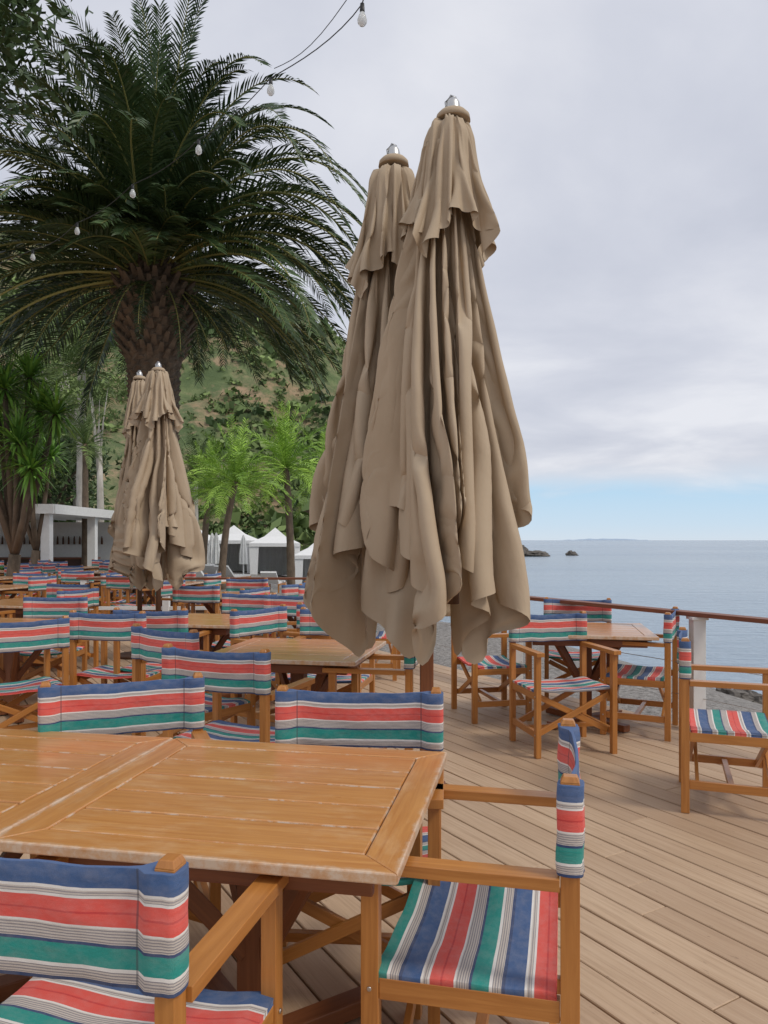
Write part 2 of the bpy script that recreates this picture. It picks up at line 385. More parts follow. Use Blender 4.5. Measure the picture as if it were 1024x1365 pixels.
def big_palm(x,y):
    z0=-.3; b=MB()
    prof=[(0,.62),(.4,.52),(1.5,.47),(4,.45),(5.0,.47),(5.6,.60),(6.0,.76),(6.5,.70),(7.0,.5),(7.4,.2)]
    n=28; rows=90
    for j in range(rows+1):
        z=7.4*j/rows; r=interp(z,prof)
        for i in range(n):
            a=2*math.pi*i/n; k=1+.035*math.cos(14*a+ (j%2)*math.pi)+.03*noise.noise(Vector((a*3,z*5,0)))
            b.v.append(Vector((math.cos(a)*r*k,math.sin(a)*r*k,z)))
    for j in range(rows):
        for i in range(n):
            i2=(i+1)%n; b.face((j*n+i,j*n+i2,(j+1)*n+i2,(j+1)*n+i),0,None,False,0)
    ga=2.39996
    for j in range(760):
        z=.3+6.5*j/760; r=interp(z,prof); a=j*ga
        o=Vector((math.cos(a)*r*.96,math.sin(a)*r*.96,z)); big=z>5.2
        L=.16+U(0,.10) if big else .07
        d=Vector((math.cos(a),math.sin(a),.9 if big else .6)).normalized()
        b.beam(o,o+d*L,.15 if not big else .12,.055,0,w1=.07,h1=.02,r=U(.3,1))
    c=Vector((0,0,7.25))
    nf=205
    for i in range(nf):
        q=i/nf; a=i*ga+U(-.15,.15)
        dc=abs((a+math.pi/2+math.pi)%(2*math.pi)-math.pi); db=abs((a-math.pi/2+math.pi)%(2*math.pi)-math.pi)
        el=math.radians(84-92*q**.9+U(-9,9)); L=U(4.2,5.2)*(1 if q>.1 else .85)
        dr=.30+.17*(1-q)+U(-.07,.09)
        if dc<.8: L*=.75
        if dc<.85 and q>.50:
            el=math.radians(U(2,35)); L*=.72; dr*=.8
        if db<.6 and q>.7: el=math.radians(U(5,30)); dr*=.6
        if abs(a%(2*math.pi))<.9 or a%(2*math.pi)>5.4:
            if q>.6: L*=.86
        o=c+Vector((math.cos(a)*.45*min(1,q*2+.1),math.sin(a)*.45*min(1,q*2+.1),.5-1.0*q))
        frond(b,o,a,el,L,dr,.58,70,1,2,.048,.18,None,.55,.03)
    for i in range(22):
        a=U(0,6.28); frond(b,c+Vector((math.cos(a)*.6,math.sin(a)*.6,-.7)),a,math.radians(U(-10,-45)),U(1.2,2.0),.6,.35,28,1,2,.03,.5,0)
    b.obj('date_palm_tree',[M_bark,M_frond,M_stalk],(x,y,z0))
big_palm(-4.46,14.9)
def palm(x,y,zc,L,nf,mat,tr,bm,lean=(0,0),steps=24,droop=.6):
    z0=hgt(x,y)-.1; b=MB(); H=zc-z0; pts=[];rad=[]
    for k in range(15):
        q=k/14; pts.append((lean[0]*(q*q-1),lean[1]*(q*q-1),H*q)); rad.append(tr*(1.25-.4*q)*(1+.08*(k%2)))
    b.tube(pts,rad,10,0)
    for i in range(nf):
        q=i/nf;a=i*2.39996+U(-.3,.3)
        frond(b,(0,0,H-.05),a,math.radians(82-105*q+U(-8,8)),L*U(.85,1.1),droop*1.6/L*1.1,L*.22,steps,1,1,.013*L+.018,.18,None,.45,.03)
    b.obj('palm_tree',[bm,mat],(x,y,z0))
palm(-5.2,27,3.5,2.1,38,M_frond2,.11,M_bark,(.5,0))
palm(-3.7,29,4.2,2.4,40,M_frond2,.13,M_bark,(-.2,0))
palm(-7.0,31,3.5,2.1,34,M_frond2,.12,M_bark,(.3,0))
palm(-2.4,33,4.2,2.3,36,M_frond2,.13,M_bark)
palm(-11.8,30,8.1,2.6,40,M_frond3,.17,M_pale)
palm(-10.1,26,4.7,1.5,26,M_frond3,.10,M_bark)
palm(-12.5,24,4.9,1.6,26,M_frond2,.11,M_bark)
palm(-8.6,35,4.2,2.2,30,M_frond3,.14,M_pale)
def spiky(x,y,heads):
    z0=hgt(x,y)-.05;b=MB()
    base=Vector((0,0,0)); fork=Vector((.1,0,1.5))
    b.tube([base,(.03,0,.8),fork],[.16,.13,.11],10,0)
    for hx,hy,hz in heads:
        h=Vector((hx-x,hy-y,hz-z0)); mid=fork.lerp(h,.5)+Vector((0,0,-.15))
        b.tube([fork,mid,h],[.08,.06,.05],8,0)
        for k in range(130):
            d=Vector((random.gauss(0,1),random.gauss(0,1),random.gauss(.35,.8))).normalized(); L=U(.55,.85)
            sd_=d.cross(Vector((0,0,1))).normalized()*.028
            m1=h+d*L*.55; e_=m1+(d+Vector((0,0,-.45))).normalized()*L*.45
            i=len(b.v); b.v+=[h-sd_*.5,h+sd_*.5,m1+sd_,m1-sd_,e_]; r_=R()
            b.face((i,i+1,i+2,i+3),1,None,False,r_); b.face((i+3,i+2,i+4),1,None,False,r_)
    b.obj('dragon_tree',[M_bark,M_spike],(x,y,z0))
spiky(-7.3,15,[(-7.4,15,4.4),(-6.8,15.2,4.0),(-7.8,14.8,3.5),(-7.0,14.7,3.3),(-6.4,15,3.9),(-7.1,15.4,4.7),(-7.7,15.3,4.2),(-6.7,14.6,2.8),(-8.1,15,4.8)])
spiky(-9.6,21,[(-9.8,21,4.2),(-9.1,21,3.7),(-9.5,20.7,3.1),(-10.2,21,3.4)])
def leaf_tree(name,x,y,zc,rx,rz,ncl,per,sz,tr,bm=M_bark,lm=M_leafd):
    z0=hgt(x,y)-.1; b=MB(); H=zc-z0
    b.tube([(0,0,0),(.1,0,H*.4),(0,.1,H*.85)],[tr*1.3,tr,tr*.6],10,0)
    for k in range(ncl):
        d=Vector((random.gauss(0,1),random.gauss(0,1),random.gauss(0,1))).normalized()*U(.35,1)**.6
        c=Vector((d.x*rx,d.y*rx,H+d.z*rz))
        if k%4==0: b.tube([(0,.05,H*.6),(c*.5+Vector((0,0,H*.35))),c],[tr*.4,tr*.22,tr*.06],5,0)
        cr=rx*U(.2,.36); br=R()
        for q in range(per):
            o=Vector((random.gauss(0,.5),random.gauss(0,.5),random.gauss(0,.4)))*cr; p=c+o
            a=Vector((U(-1,1),U(-1,1),U(-1,.6))).normalized(); e2=a.cross(Vector((U(-1,1),U(-1,1),U(-1,1)))).normalized()
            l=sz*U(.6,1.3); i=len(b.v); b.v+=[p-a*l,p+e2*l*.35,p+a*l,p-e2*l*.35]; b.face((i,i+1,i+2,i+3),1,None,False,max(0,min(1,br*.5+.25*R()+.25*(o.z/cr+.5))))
    b.obj(name,[bm,lm],(x,y,z0))
leaf_tree('broadleaf_tree',-5.9,8.2,7.75,2.15,1.9,110,150,.085,.2)
leaf_tree('broadleaf_tree',-14.5,33,4.2,3.0,2.4,70,80,.17,.25,M_bark,M_leafd)
leaf_tree('broadleaf_tree',-19,36,5.5,3.5,3.8,70,80,.18,.25,M_bark,M_shrub)
leaf_tree('eucalyptus_tree',-13.8,34.5,9.0,2.2,2.0,36,70,.13,.22,M_pale,M_shrub)
leaf_tree('eucalyptus_tree',-10.6,28.5,6.6,1.3,1.2,20,60,.10,.13,M_pale,M_shrub)
b=MB()
for k in range(230):
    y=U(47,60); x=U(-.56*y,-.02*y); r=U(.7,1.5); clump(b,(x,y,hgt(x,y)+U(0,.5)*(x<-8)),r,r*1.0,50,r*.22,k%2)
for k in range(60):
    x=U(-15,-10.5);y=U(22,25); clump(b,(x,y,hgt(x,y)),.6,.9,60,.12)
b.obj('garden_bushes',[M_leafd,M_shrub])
# ------------------------------------------------------------ deck
A=Vector((-.5126,.8586)); B=Vector((-.8586,-.5126)); O=Vector((5.886+.1,0))
b=MB(); bw=.137; pitch=.1455; nb=130
for i in range(nb):
    s_=i*pitch
    def tt(y): return (y+.5126*s_)/.8586
    t0=tt(-3.5); t1=tt(11.55); x1=O.x-.8586*s_-.5126*t1
    if x1<-3.3: t1=tt(24)
    t=t0
    while t<t1-.01:
        e_=min(t1,t+U(2.4,4.8))
        if t1-e_<.4: e_=t1
        p=O+B*s_+A*t; q=O+B*s_+A*(e_-.004)
        dz=U(-.0015,.0015)
        b.beam((p.x+B.x*bw/2,p.y+B.y*bw/2,-.016+dz),(q.x+B.x*bw/2,q.y+B.y*bw/2,-.016+dz),bw,.03,0)
        t=e_
dk=b.obj('wooden_deck',[M_deck]); bevel(dk,.003,1)
b=MB()
def P(s_,t_,z): p=O+B*s_+A*t_; return (p.x,p.y,z)
for k in range(24):
    y=-3+k*1.05
    b.beam((O.x-.597*max(0,y)-.15 if y<11 else -3.6,y,-.12),(-14,y,-.12),.05,.14,0)
b.beam(P(-.02,-4,-.14),P(-.02,13.4,-.14),.04,.24,0)
b.obj('deck_joists',[M_dark])
b=MB()
def railpt(y): return Vector((5.886-.597*y,y,0))
ysR=[.52,2.3,4.08,5.86,7.64,9.42,11.3]
for y in ysR:
    p=railpt(y); b.beam((p.x,p.y,-.3),(p.x,p.y,.868),.095,.095,1); b.beam((p.x,p.y,.845),(p.x,p.y,.868),.125,.125,1)
p0=railpt(-2);p1=railpt(11.3)
b.beam((p0.x,p0.y,.886),(p1.x,p1.y,.886),.12,.032,0)
for z in(.25,.5): b.beam((p0.x,p0.y,z),(p1.x,p1.y,z),.006,.006,2)
for x in(-2.0,-3.2,-4.4): b.beam((x,11.3,-.3),(x,11.3,.868),.095,.095,1)
b.beam((p1.x+.05,11.3,.8865),(-4.5,11.3,.8865),.12,.031,0)
b.beam((p1.x,11.3,.45),(-4.5,11.3,.45),.05,.05,1)
o=b.obj('deck_railing',[M_rail,M_white,M_metal]); bevel(o,.004)
# ------------------------------------------------------------ chair
def chair_mesh(seed,detail=True):
    random.seed(seed); b=MB(); W=.275; D=.455
    for sx_ in(-1,1):
        x=sx_*W
        b.beam((x,0,0),(x,0,.915),.036,.042,0); b.beam((x,0,.915),(x,0,.928),.036,.042,0,w1=.026,h1=.03)
        b.beam((x,D,0),(x,D,.675),.036,.042,0)
        b.beam((x,.0225,.6905),(x,D+.055,.6905),.056,.028,0)
        b.beam((x,.022,.405),(x,D-.022,.405),.026,.05,0)
        b.beam((x,.022,.15),(x,D-.022,.15),.024,.045,0)
    for y in(D-.045,.05):
        b.beam((-W+.02,y-.011,.15),(W-.02,y-.011,.40),.018,.038,0)
        b.beam((W-.02,y+.011,.15),(-W+.02,y+.011,.40),.018,.038,0)
    b.beam((0-W+.02,D/2,.15),(W-.02,D/2,.15),.03,.03,0)
    nx_,ny_=16,12; b0=len(b.v); y0,y1=.03,D-.012
    wx=W+.012
    sg1=U(.024,.04); bow=U(.012,.026)
    def seat(u,v,top):
        x=-wx+2*wx*u; y=y0+(y1-y0)*v
        e=min(u,1-u)
        z=.455-sg1*math.sin(math.pi*u)**.8*(.6+.4*math.sin(math.pi*v))+.008*noise.noise(Vector((x*9,y*9,seed)))
        if e<.03: z-=.012
        return Vector((x,y,z if top else z-.014))
    for tp in(1,0):
        for j in range(ny_+1):
            for i in range(nx_+1): b.v.append(seat(i/nx_,j/ny_,tp))
    M_=(nx_+1)*(ny_+1)
    so_=U(0,.5)
    def uvS(u,v): return (v*1.75+.1+so_,5+u*.55)
    for j in range(ny_):
        for i in range(nx_):
            q=[j*(nx_+1)+i,j*(nx_+1)+i+1,(j+1)*(nx_+1)+i+1,(j+1)*(nx_+1)+i]
            uvs=[uvS(i/nx_,j/ny_),uvS((i+1)/nx_,j/ny_),uvS((i+1)/nx_,(j+1)/ny_),uvS(i/nx_,(j+1)/ny_)]
            b.face([b0+k for k in q],1,uvs,True); b.face([b0+M_+k for k in reversed(q)],1,uvs[::-1],True)
    for j in range(ny_):
        for i,fl in((0,0),(nx_,1)):
            a=b0+j*(nx_+1)+i; c=a+nx_+1; uvs=[uvS(0,j/ny_),uvS(0,(j+1)/ny_),uvS(.04,(j+1)/ny_),uvS(.04,j/ny_)]
            b.face((a,c,c+M_,a+M_),1,uvs,True)
            s1=-1 if i==0 else 1
            va=b.v[a+M_]; vc=b.v[c+M_]; k=len(b.v)
            b.v+=[Vector((va.x,va.y,.418)),Vector((vc.x,vc.y,.418)),Vector((s1*(W+.016),va.y,.415)),Vector((s1*(W+.016),vc.y,.415))]
            b.face((a+M_,c+M_,k+1,k),1,uvs,True)
    for i in range(nx_):
        for j in(0,ny_):
            a=b0+j*(nx_+1)+i; b.face((a,a+1,a+1+M_,a+M_),1,[uvS(0,j/ny_*.98+.01)]*4,True)
    z0,z1=.712,.912; nz=8
    xe=W+.026; nseg=30
    def ht(x):
        e=xe-abs(x)
        if e<.012: return .029*math.sqrt(max(0,1-((.012-e)/.012)**2))
        if e<.05: return .029
        if e<.085: return .029+(.004-.029)*sstep((e-.05)/.035)
        return .004
    xsn=[-xe+2*xe*.5*(1-math.cos(math.pi*i/nseg)) for i in range(nseg+1)]
    loop=[(x,1) for x in xsn]+[(x,-1) for x in reversed(xsn[1:-1])]
    nl=len(loop); b1=len(b.v)
    for j in range(nz+1):
        q=j/nz
        for x,sg in loop:
            mid=max(0,1-(x/W)**2)
            y=ht(x)*sg-bow*mid*(1+.25*math.sin(q*3+seed))+ .006*noise.noise(Vector((x*8,q*3,seed)))
            z=z0+(z1-z0)*q-.009*mid*(1 if j>nz/2 else .6)+.004*noise.noise(Vector((x*12,q,seed+4)))
            b.v.append(Vector((x,y,z)))
    for j in range(nz):
        for i in range(nl):
            i2=(i+1)%nl; x0=loop[i][0];x1=loop[i2][0]
            b.face((b1+j*nl+i,b1+j*nl+i2,b1+(j+1)*nl+i2,b1+(j+1)*nl+i),1,[(j/nz*.998+.001,x0),(j/nz*.998+.001,x1),((j+1)/nz*.998+.001,x1),((j+1)/nz*.998+.001,x0)],True)
    for j,qv in((0,.01),(nz,.99)):
        for i in range(nseg):
            a=b1+j*nl+i;c=b1+j*nl+i+1
            d_=b1+j*nl+(nl-i)%nl; e_=b1+j*nl+(nl-i-1)%nl
            ids=[a,c,e_,d_] if j else [d_,e_,c,a]
            u_=[]; 
            for k in ids:
                if k not in u_: u_.append(k)
            if len(u_)>2: b.face(u_,1,[(qv,1)]*len(u_),False)
    for sx_ in(-1,1):
        b.tube([(sx_*(W+.018),D,.405),(sx_*(W+.022),D,.405)],.006,8,2)
        b.tube([(sx_*(W+.018),D,.15),(sx_*(W+.022),D,.15)],.006,8,2)
    return b.mesh('directors_chair',[M_chair,M_fab,M_metal])
CH=[chair_mesh(k) for k in range(6)]
random.seed(21); ci=[0]
def chair(x,y,fx,fy,near=False):
    o=put(CH[ci[0]%6],'directors_chair',(x,y,0),math.atan2(-fx,fy)); ci[0]+=1
    if near or y<8: bevel(o,.004 if near else .003,2 if near else 1)
    return o
def table_mesh(seed):
    random.seed(seed); b=MB(); X,Y=.485,.475; F=.09; z0,z1=.724,.75; g=.0015
    b.prism([(-X,-Y),(X,-Y),(X-F+.0,-Y+F),(-X+F,-Y+F)][::1],z0,z1,0,(1,0))
    b.prism([(-X+F,Y-F),(X-F,Y-F),(X,Y),(-X,Y)],z0,z1,0,(1,0))
    b.prism([(X,-Y+.002),(X,Y-.002),(X-F+g,Y-F-.0005),(X-F+g,-Y+F+.0005)],z0,z1-.0008,0,(0,1))
    b.prism([(-X,Y-.002),(-X,-Y+.002),(-X+F-g,-Y+F+.0005),(-X+F-g,Y-F-.0005)],z0,z1-.0008,0,(0,1))
    n=5; h=(2*Y-2*F)/n
    for k in range(n):
        a=-Y+F+k*h+.0034; c=a+h-.0068
        b.prism([(-X+F+.002,a),(X-F-.002,a),(X-F-.002,c),(-X+F+.002,c)],z0+.002,z1-U(.0006,.0018),0,(1,0))
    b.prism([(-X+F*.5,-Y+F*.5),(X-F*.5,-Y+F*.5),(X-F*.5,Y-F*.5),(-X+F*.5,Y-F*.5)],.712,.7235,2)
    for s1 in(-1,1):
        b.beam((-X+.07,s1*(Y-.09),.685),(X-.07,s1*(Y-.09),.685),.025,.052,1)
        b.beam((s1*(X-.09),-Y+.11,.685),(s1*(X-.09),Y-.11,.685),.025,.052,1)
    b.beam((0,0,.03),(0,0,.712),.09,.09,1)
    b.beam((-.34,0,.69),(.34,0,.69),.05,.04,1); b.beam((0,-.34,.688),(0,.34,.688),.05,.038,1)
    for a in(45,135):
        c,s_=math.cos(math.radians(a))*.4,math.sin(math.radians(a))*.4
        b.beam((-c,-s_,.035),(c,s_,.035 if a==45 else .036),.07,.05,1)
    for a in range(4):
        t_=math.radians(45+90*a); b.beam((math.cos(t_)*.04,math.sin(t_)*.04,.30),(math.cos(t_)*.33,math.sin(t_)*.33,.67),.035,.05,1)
    return b.mesh('dining_table',[M_table,M_brown,M_dark])
TB=[table_mesh(3),table_mesh(5),table_mesh(8)]
random.seed(33); ti=[0]
def table(x,y,rot):
    o=put(TB[ti[0]%3],'dining_table',(x,y,0),math.radians(rot)); ti[0]+=1; bevel(o,.004,2); return o
table(-.357,2.169,-11); table(-1.314,2.355,-11)
chair(-.62,1.33,.225,.974,True)
chair(.475,1.975,-.974,.225,True)
chair(-.09,2.74,-.08,-.99,True)
chair(-.99,2.93,.35,-.93,True)
table(-.55,4.97,-11)
chair(-.83,3.78,.34,.94); chair(.2,4.68,-.974,.2); chair(-.36,5.95,-.2,-.97); chair(-1.33,4.65,.6,.8)
chair(-2.05,5.7,.15,.98); chair(-2.42,5.15,-.62,.78)
chair(-.98,6.05,.8,-.55)
table(1.6,6.1,-11)
chair(1.2,5.62,.2,-.97); chair(2.17,5.8,-.9,.44); chair(1.76,7.0,-.2,-.97); chair(.66,6.35,.95,.2)
chair(1.70,4.36,.94,-.34)
def group(x,y,skip=()):
    table(x,y,-11+U(-4,4)); 
    for k in range(4):
        if k in skip: continue
        a=math.radians(90*k-11+U(-12,12)); r=.85+U(-.08,.12)
        chair(x+math.sin(a)*r+U(-.05,.05),y-math.cos(a)*r,-math.sin(a),math.cos(a))
group(-1.65,6.85,(3,)); group(-3.1,6.4,(0,1)); group(-.75,8.3); group(-4.1,8.7,(3,)); group(-2.0,9.9)
group(-5.9,11.6); group(-3.6,12.6); group(-5.2,14.3); group(-7.4,14.4); group(-6.6,17.2); group(-8.8,17.5); group(-8.0,20.2);group(-10,21)
# ------------------------------------------------------------ umbrellas (draped canopies relaxed with a small cloth solver)
def drape(half,ztop,zr,rprof,seed,per=28,rows=62,steps=150,iters=12,rib=(.05,.16),rot=0,s0=.05,inner=None,kmul=1.0):
    rs=np.random.RandomState(seed); C=8*per
    phi=np.arange(C)*2*math.pi/C
    Rsq=half/np.maximum(np.abs(np.cos(phi)),np.abs(np.sin(phi)))
    s=np.linspace(s0,1,rows+1)
    rest=np.zeros((rows+1,C,3)); rest[:,:,0]=s[:,None]*Rsq*np.cos(phi); rest[:,:,1]=s[:,None]*Rsq*np.sin(phi)
    P=np.zeros_like(rest); ribs=np.arange(0,C,per)
    th_r=np.array([k*math.pi/4+rot+rs.uniform(-.12,.12) for k in range(8)])
    t=(np.arange(C)%per)/per; k=np.arange(C)//per; k2=(k+1)%8
    ta=th_r[k]; tb=th_r[k2]+np.where(k==7,2*math.pi,0)
    tri=1-np.abs(2*t-1)
    for j in range(rows+1):
        L=s[j]*Rsq
        rr=rib[0]+(rib[1]-rib[0])*s[j]
        w=s[j]*half/1.0*math.tan(math.pi/8)*2
        out=rr+tri*w*.42
        tht=ta+(tb-ta)*t
        P[j,:,0]=np.cos(tht)*out; P[j,:,1]=np.sin(tht)*out
        P[j,:,2]=zr-L*(1-.12*tri)
    P+=rs.normal(0,.006,P.shape)*1.0
    W=np.ones((rows+1,C)); W[:,ribs]=0; W[0,:]=0
    for q,c in enumerate(ribs):
        rr=rib[0]+(rib[1]-rib[0])*s**1.3
        P[:,c,0]=np.cos(th_r[q])*rr; P[:,c,1]=np.sin(th_r[q])*rr; P[:,c,2]=zr-np.sqrt(np.maximum(0,(s*Rsq[c])**2-(rr-rib[0])**2))
    n=(rows+1)*C; idx=np.arange(n).reshape(rows+1,C)
    sets=[]
    def add(a,b,k,mode=0):
        a=a.ravel();b=b.ravel(); L=np.linalg.norm(rest.reshape(-1,3)[a]-rest.reshape(-1,3)[b],axis=1)
        wa=W.ravel()[a];wb=W.ravel()[b];ws=wa+wb; m=ws>0
        sets.append((a[m],b[m],L[m],(wa[m]/ws[m])[:,None]*k,(wb[m]/ws[m])[:,None]*k,mode))
    r1=np.roll(idx,-1,1)
    for p in(0,1): add(idx[:,p::2],r1[:,p::2],1)
    for p in(0,1): m_=(rows+1-p)//2; add(idx[p:p+2*m_:2][:len(idx[p+1::2])],idx[p+1::2],1)
    for p in(0,1):
        a=idx[p:-1:2]; b=r1[p+1::2][:len(a)]; add(a,b,.5)
        a=r1[p:-1:2]; b=idx[p+1::2][:len(a)]; add(a,b,.5)
    r2=np.roll(idx,-2,1); cc=np.arange(C)
    for p in(0,1):
        m_=(cc//2)%2==p; add(idx[:,m_],r2[:,m_],.35,1)
    rr_=np.arange(rows-1)
    for p in(0,1):
        m_=rr_[(rr_//2)%2==p]; add(idx[m_],idx[m_+2],.35,1)
    X=P.reshape(-1,3).copy(); Xp=X.copy(); w=W.ravel()[:,None]
    kk=rs.uniform(-2.4,2.4,9)*kmul; km=rs.uniform(-2.6,2.6,8)*kmul
    kcol=np.tile(k,rows+1); tcol=np.tile(t,rows+1); free=W.ravel()>0
    zt=np.linspace(0,4,160); rp=np.array([rprof(z) for z in zt])
    g=-9.8; dt=.016
    la=np.tile(ta,rows+1); ub=np.tile(tb,rows+1); ka=kk[kcol]; kb=kk[(kcol+1)%8]; kmid=km[kcol]; mid=(la+ub)/2
    half1=tcol<.5
    for st in range(steps):
        v=(X-Xp)*(.985 if st<steps*.7 else .93)
        Xp=X.copy(); X=X+v*w
        X[:,2]+=g*dt*dt*w[:,0]
        for it in range(iters):
            for a,b,L,wa,wb,mode in sets:
                d=X[b]-X[a]; l=np.sqrt((d*d).sum(1))+1e-9
                if mode: e=np.where(l<L*.82,(l-L*.82)/l,0)
                else: e=(l-L)/l
                d*=e[:,None]
                X[a]+=d*wa; X[b]-=d*wb
            if it%3==2:
                r=np.hypot(X[:,0],X[:,1])+1e-9; th=np.arctan2(X[:,1],X[:,0])
                lo=la+ka*np.maximum(0,r-.1); hi=ub+kb*np.maximum(0,r-.1); md=mid+kmid*np.maximum(0,r-.1)
                md=np.clip(md,lo+.04,hi-.04)
                lo2=np.where(half1,lo,md); hi2=np.where(half1,md,hi)
                cen=(lo2+hi2)/2
                dth=(th-cen+math.pi)%(2*math.pi)-math.pi
                hw=np.maximum((hi2-lo2)/2-.012/r,.005)
                dcl=np.clip(dth,-hw,hw); thn=cen+dth+(dcl-dth)*.7
                rm=np.interp(X[:,2],zt,rp); rn=np.where(r>rm,r+(rm-r)*.35,r); rn=np.maximum(rn,.045)
                if inner is not None:
                    bi=((thn%(2*math.pi))/(2*math.pi)*inner.shape[1]).astype(int)%inner.shape[1]; zi=np.clip((X[:,2]/4*inner.shape[0]).astype(int),0,inner.shape[0]-1)
                    rn=np.maximum(rn,inner[zi,bi]+.012)
                X[:,0]=np.where(free,np.cos(thn)*rn,X[:,0]); X[:,1]=np.where(free,np.sin(thn)*rn,X[:,1])
    return X.reshape(rows+1,C,3)
def innermap(X,nz=100,nt_=72):
    M_=np.zeros((nz,nt_)); x=X.reshape(-1,3); r=np.hypot(x[:,0],x[:,1]); th=np.arctan2(x[:,1],x[:,0])%(2*math.pi)
    bi=(th/(2*math.pi)*nt_).astype(int)%nt_; zi=np.clip((x[:,2]/4*nz).astype(int),0,nz-1)
    np.maximum.at(M_,(zi,bi),r)
    M2=M_.copy()
    for a in(-1,0,1):
        for b in(-1,0,1): M2=np.maximum(M2,np.roll(np.roll(M_,a,0),b,1))
    return M2
def clothmesh(X,name):
    R_,C=X.shape[:2]; v=[tuple(p) for p in X.reshape(-1,3)]; f=[]
    for j in range(R_-1):
        for i in range(C): f.append((j*C+(i+1)%C,j*C+i,(j+1)*C+i,(j+1)*C+(i+1)%C))
    f.append(tuple(range(C)))
    me=bpy.data.meshes.new(name); me.from_pydata(v,[],f); me.materials.append(M_umb)
    me.polygons.foreach_set('use_smooth',[True]*len(f)); return me
def profA(z): return lin(z,[(.8,.42),(1.3,.42),(1.52,.39),(1.87,.355),(2.22,.32),(2.57,.29),(2.92,.25),(3.1,.20),(3.27,.16),(3.38,.135),(3.46,.12),(3.5,.11)])
XA=drape(1.80,3.47,3.40,profA,5,rot=math.radians(-3))
TA=drape(.52,3.47,3.44,lambda z:profA(z)+.035,6,per=20,rows=22,steps=80,iters=8,rib=(.06,.17),rot=math.radians(-3),inner=innermap(XA))
XB=drape(1.85,3.5,3.43,lambda z:profA(z)*1.12,11,rot=math.radians(20),kmul=.5)
TB2=drape(.55,3.5,3.46,lambda z:profA(z)*1.1+.03,12,per=20,rows=22,steps=80,iters=8,rib=(.06,.17),rot=math.radians(20),inner=innermap(XB))
CM={'A':(clothmesh(XA,'canopy'),clothmesh(TA,'vent_tier')),'B':(clothmesh(XB,'canopy'),clothmesh(TB2,'vent_tier'))}
def umbrella(x,y,kind,rot,sc_,ztop,poleto=0.0,plate=True,sub=1,off=(0,0)):
    par=empty('closed_patio_umbrella',(x,y,0))
    for me,nm in zip(CM[kind],('canopy','vent_tier')):
        o=put(me,nm,(off[0],off[1],0) if nm=='canopy' else (off[0]*.3,off[1]*.3,0),math.radians(rot),par)
        k_=sc_ if nm=='canopy' else sc_*1.03
        o.scale=(k_,k_,1)
        md=o.modifiers.new('sub','SUBSURF'); md.levels=sub; md.render_levels=sub
    b=MB()
    b.tube([(0,0,poleto),(0,0,1.9)],.03,16,0); b.tube([(0,0,1.9),(0,0,ztop)],.028,12,0)
    b.obj('pole',[M_dark],(0,0,0),0,par)
    b=MB(); zt=ztop+.01
    b.tube([(0,0,zt-.06),(0,0,zt-.035),(0,0,zt-.018),(0,0,zt-.008)],[.082,.078,.062,.03],24,1)
    b.tube([(0,0,zt-.02),(0,0,zt),(0,0,zt+.012),(0,0,zt+.03),(0,0,zt+.045),(0,0,zt+.055)],[.04,.036,.034,.030,.020,.003],16,0)
    b.tube([(-.03,0,zt+.0),(-.035,0,zt+.03),(-.01,0,zt+.062),(.015,0,zt+.05)],.006,6,0)
    b.obj('finial',[M_metal,M_umb],(0,0,0),0,par)
    if plate:
        b=MB(); b.tube([(0,0,.004),(0,0,.03),(0,0,.035)],[.28,.28,.26],32,0); b.tube([(0,0,.03),(0,0,.35)],.04,16,0)
        b.obj('base_plate',[M_dark],(0,0,0),0,par)
    b=MB()
    for k in range(8):
        a=2*math.pi*k/8; b.beam((math.cos(a)*.035,math.sin(a)*.035,ztop-.15),(math.cos(a)*.06,math.sin(a)*.06,1.5),.015,.02,0)
    b.obj('ribs',[M_dark],(0,0,0),0,par)
    return par
umbrella(.325,3.62,'A',12,1.12,3.47,1.15,False,1,(-.055,0))
umbrella(.052,4.12,'B',-28,1.2,3.5,1.15,False,1,(-.03,0))
b=MB(); b.beam((.245,4.42,.03),(.245,4.42,3.28),.075,.075,0); b.beam((.245,4.46,3.2),(.30,3.65,3.36),.05,.06,0); b.beam((.245,4.40,3.14),(.06,4.12,3.38),.05,.06,0)
b.beam((.245,4.42,3.28),(.245,4.42,3.31),.09,.09,1)
b.beam((.13,4.42,.018),(.36,4.42,.018),.23,.03,0); o=b.obj('umbrella_mast',[M_brown,M_metal]); bevel(o,.004)
umbrella(-2.64,9.0,'A',140,1.3,3.47,0,True,0)
umbrella(-3.05,9.6,'B',95,1.05,3.5,0,True,0)
random.seed(50)
# ------------------------------------------------------------ string lights
par=empty('string_lights')
def at(px,py,D): return Vector(((px-512)/1025*D,D,1.45-(py-720)/1025*D))
ctrl=[at(500,-60,4.6),at(483,5,5.0),at(361,104,6.4),at(265,186,7.4),at(177,246,8.4),at(103,297,9.4),at(44,333,10.4),at(-40,368,11.6)]
b=MB(); dense=[]
for k in range(1,len(ctrl)-2):
    for q in range(8):
        t_=q/8; p0,p1,p2,p3=ctrl[k-1],ctrl[k],ctrl[k+1],ctrl[k+2]
        dense.append(.5*((2*p1)+(-p0+p2)*t_+(2*p0-5*p1+4*p2-p3)*t_*t_+(-p0+3*p1-3*p2+p3)*t_**3)+Vector((0,0,-.05*math.sin(math.pi*t_))))
dense=[ctrl[0]]+dense+[ctrl[-2],ctrl[-1]]
b.tube(dense,.004,6,0)
q0=ctrl[1]+Vector((-.03,0,.10)); q1=ctrl[2]+Vector((.03,0,.05))
b.tube([q0+(q1-q0)*(k/8)+Vector((0,0,.03-.10*math.sin(math.pi*k/8))) for k in range(9)],.003,5,0)
b.obj('wire',[M_black],(0,0,0),0,par)
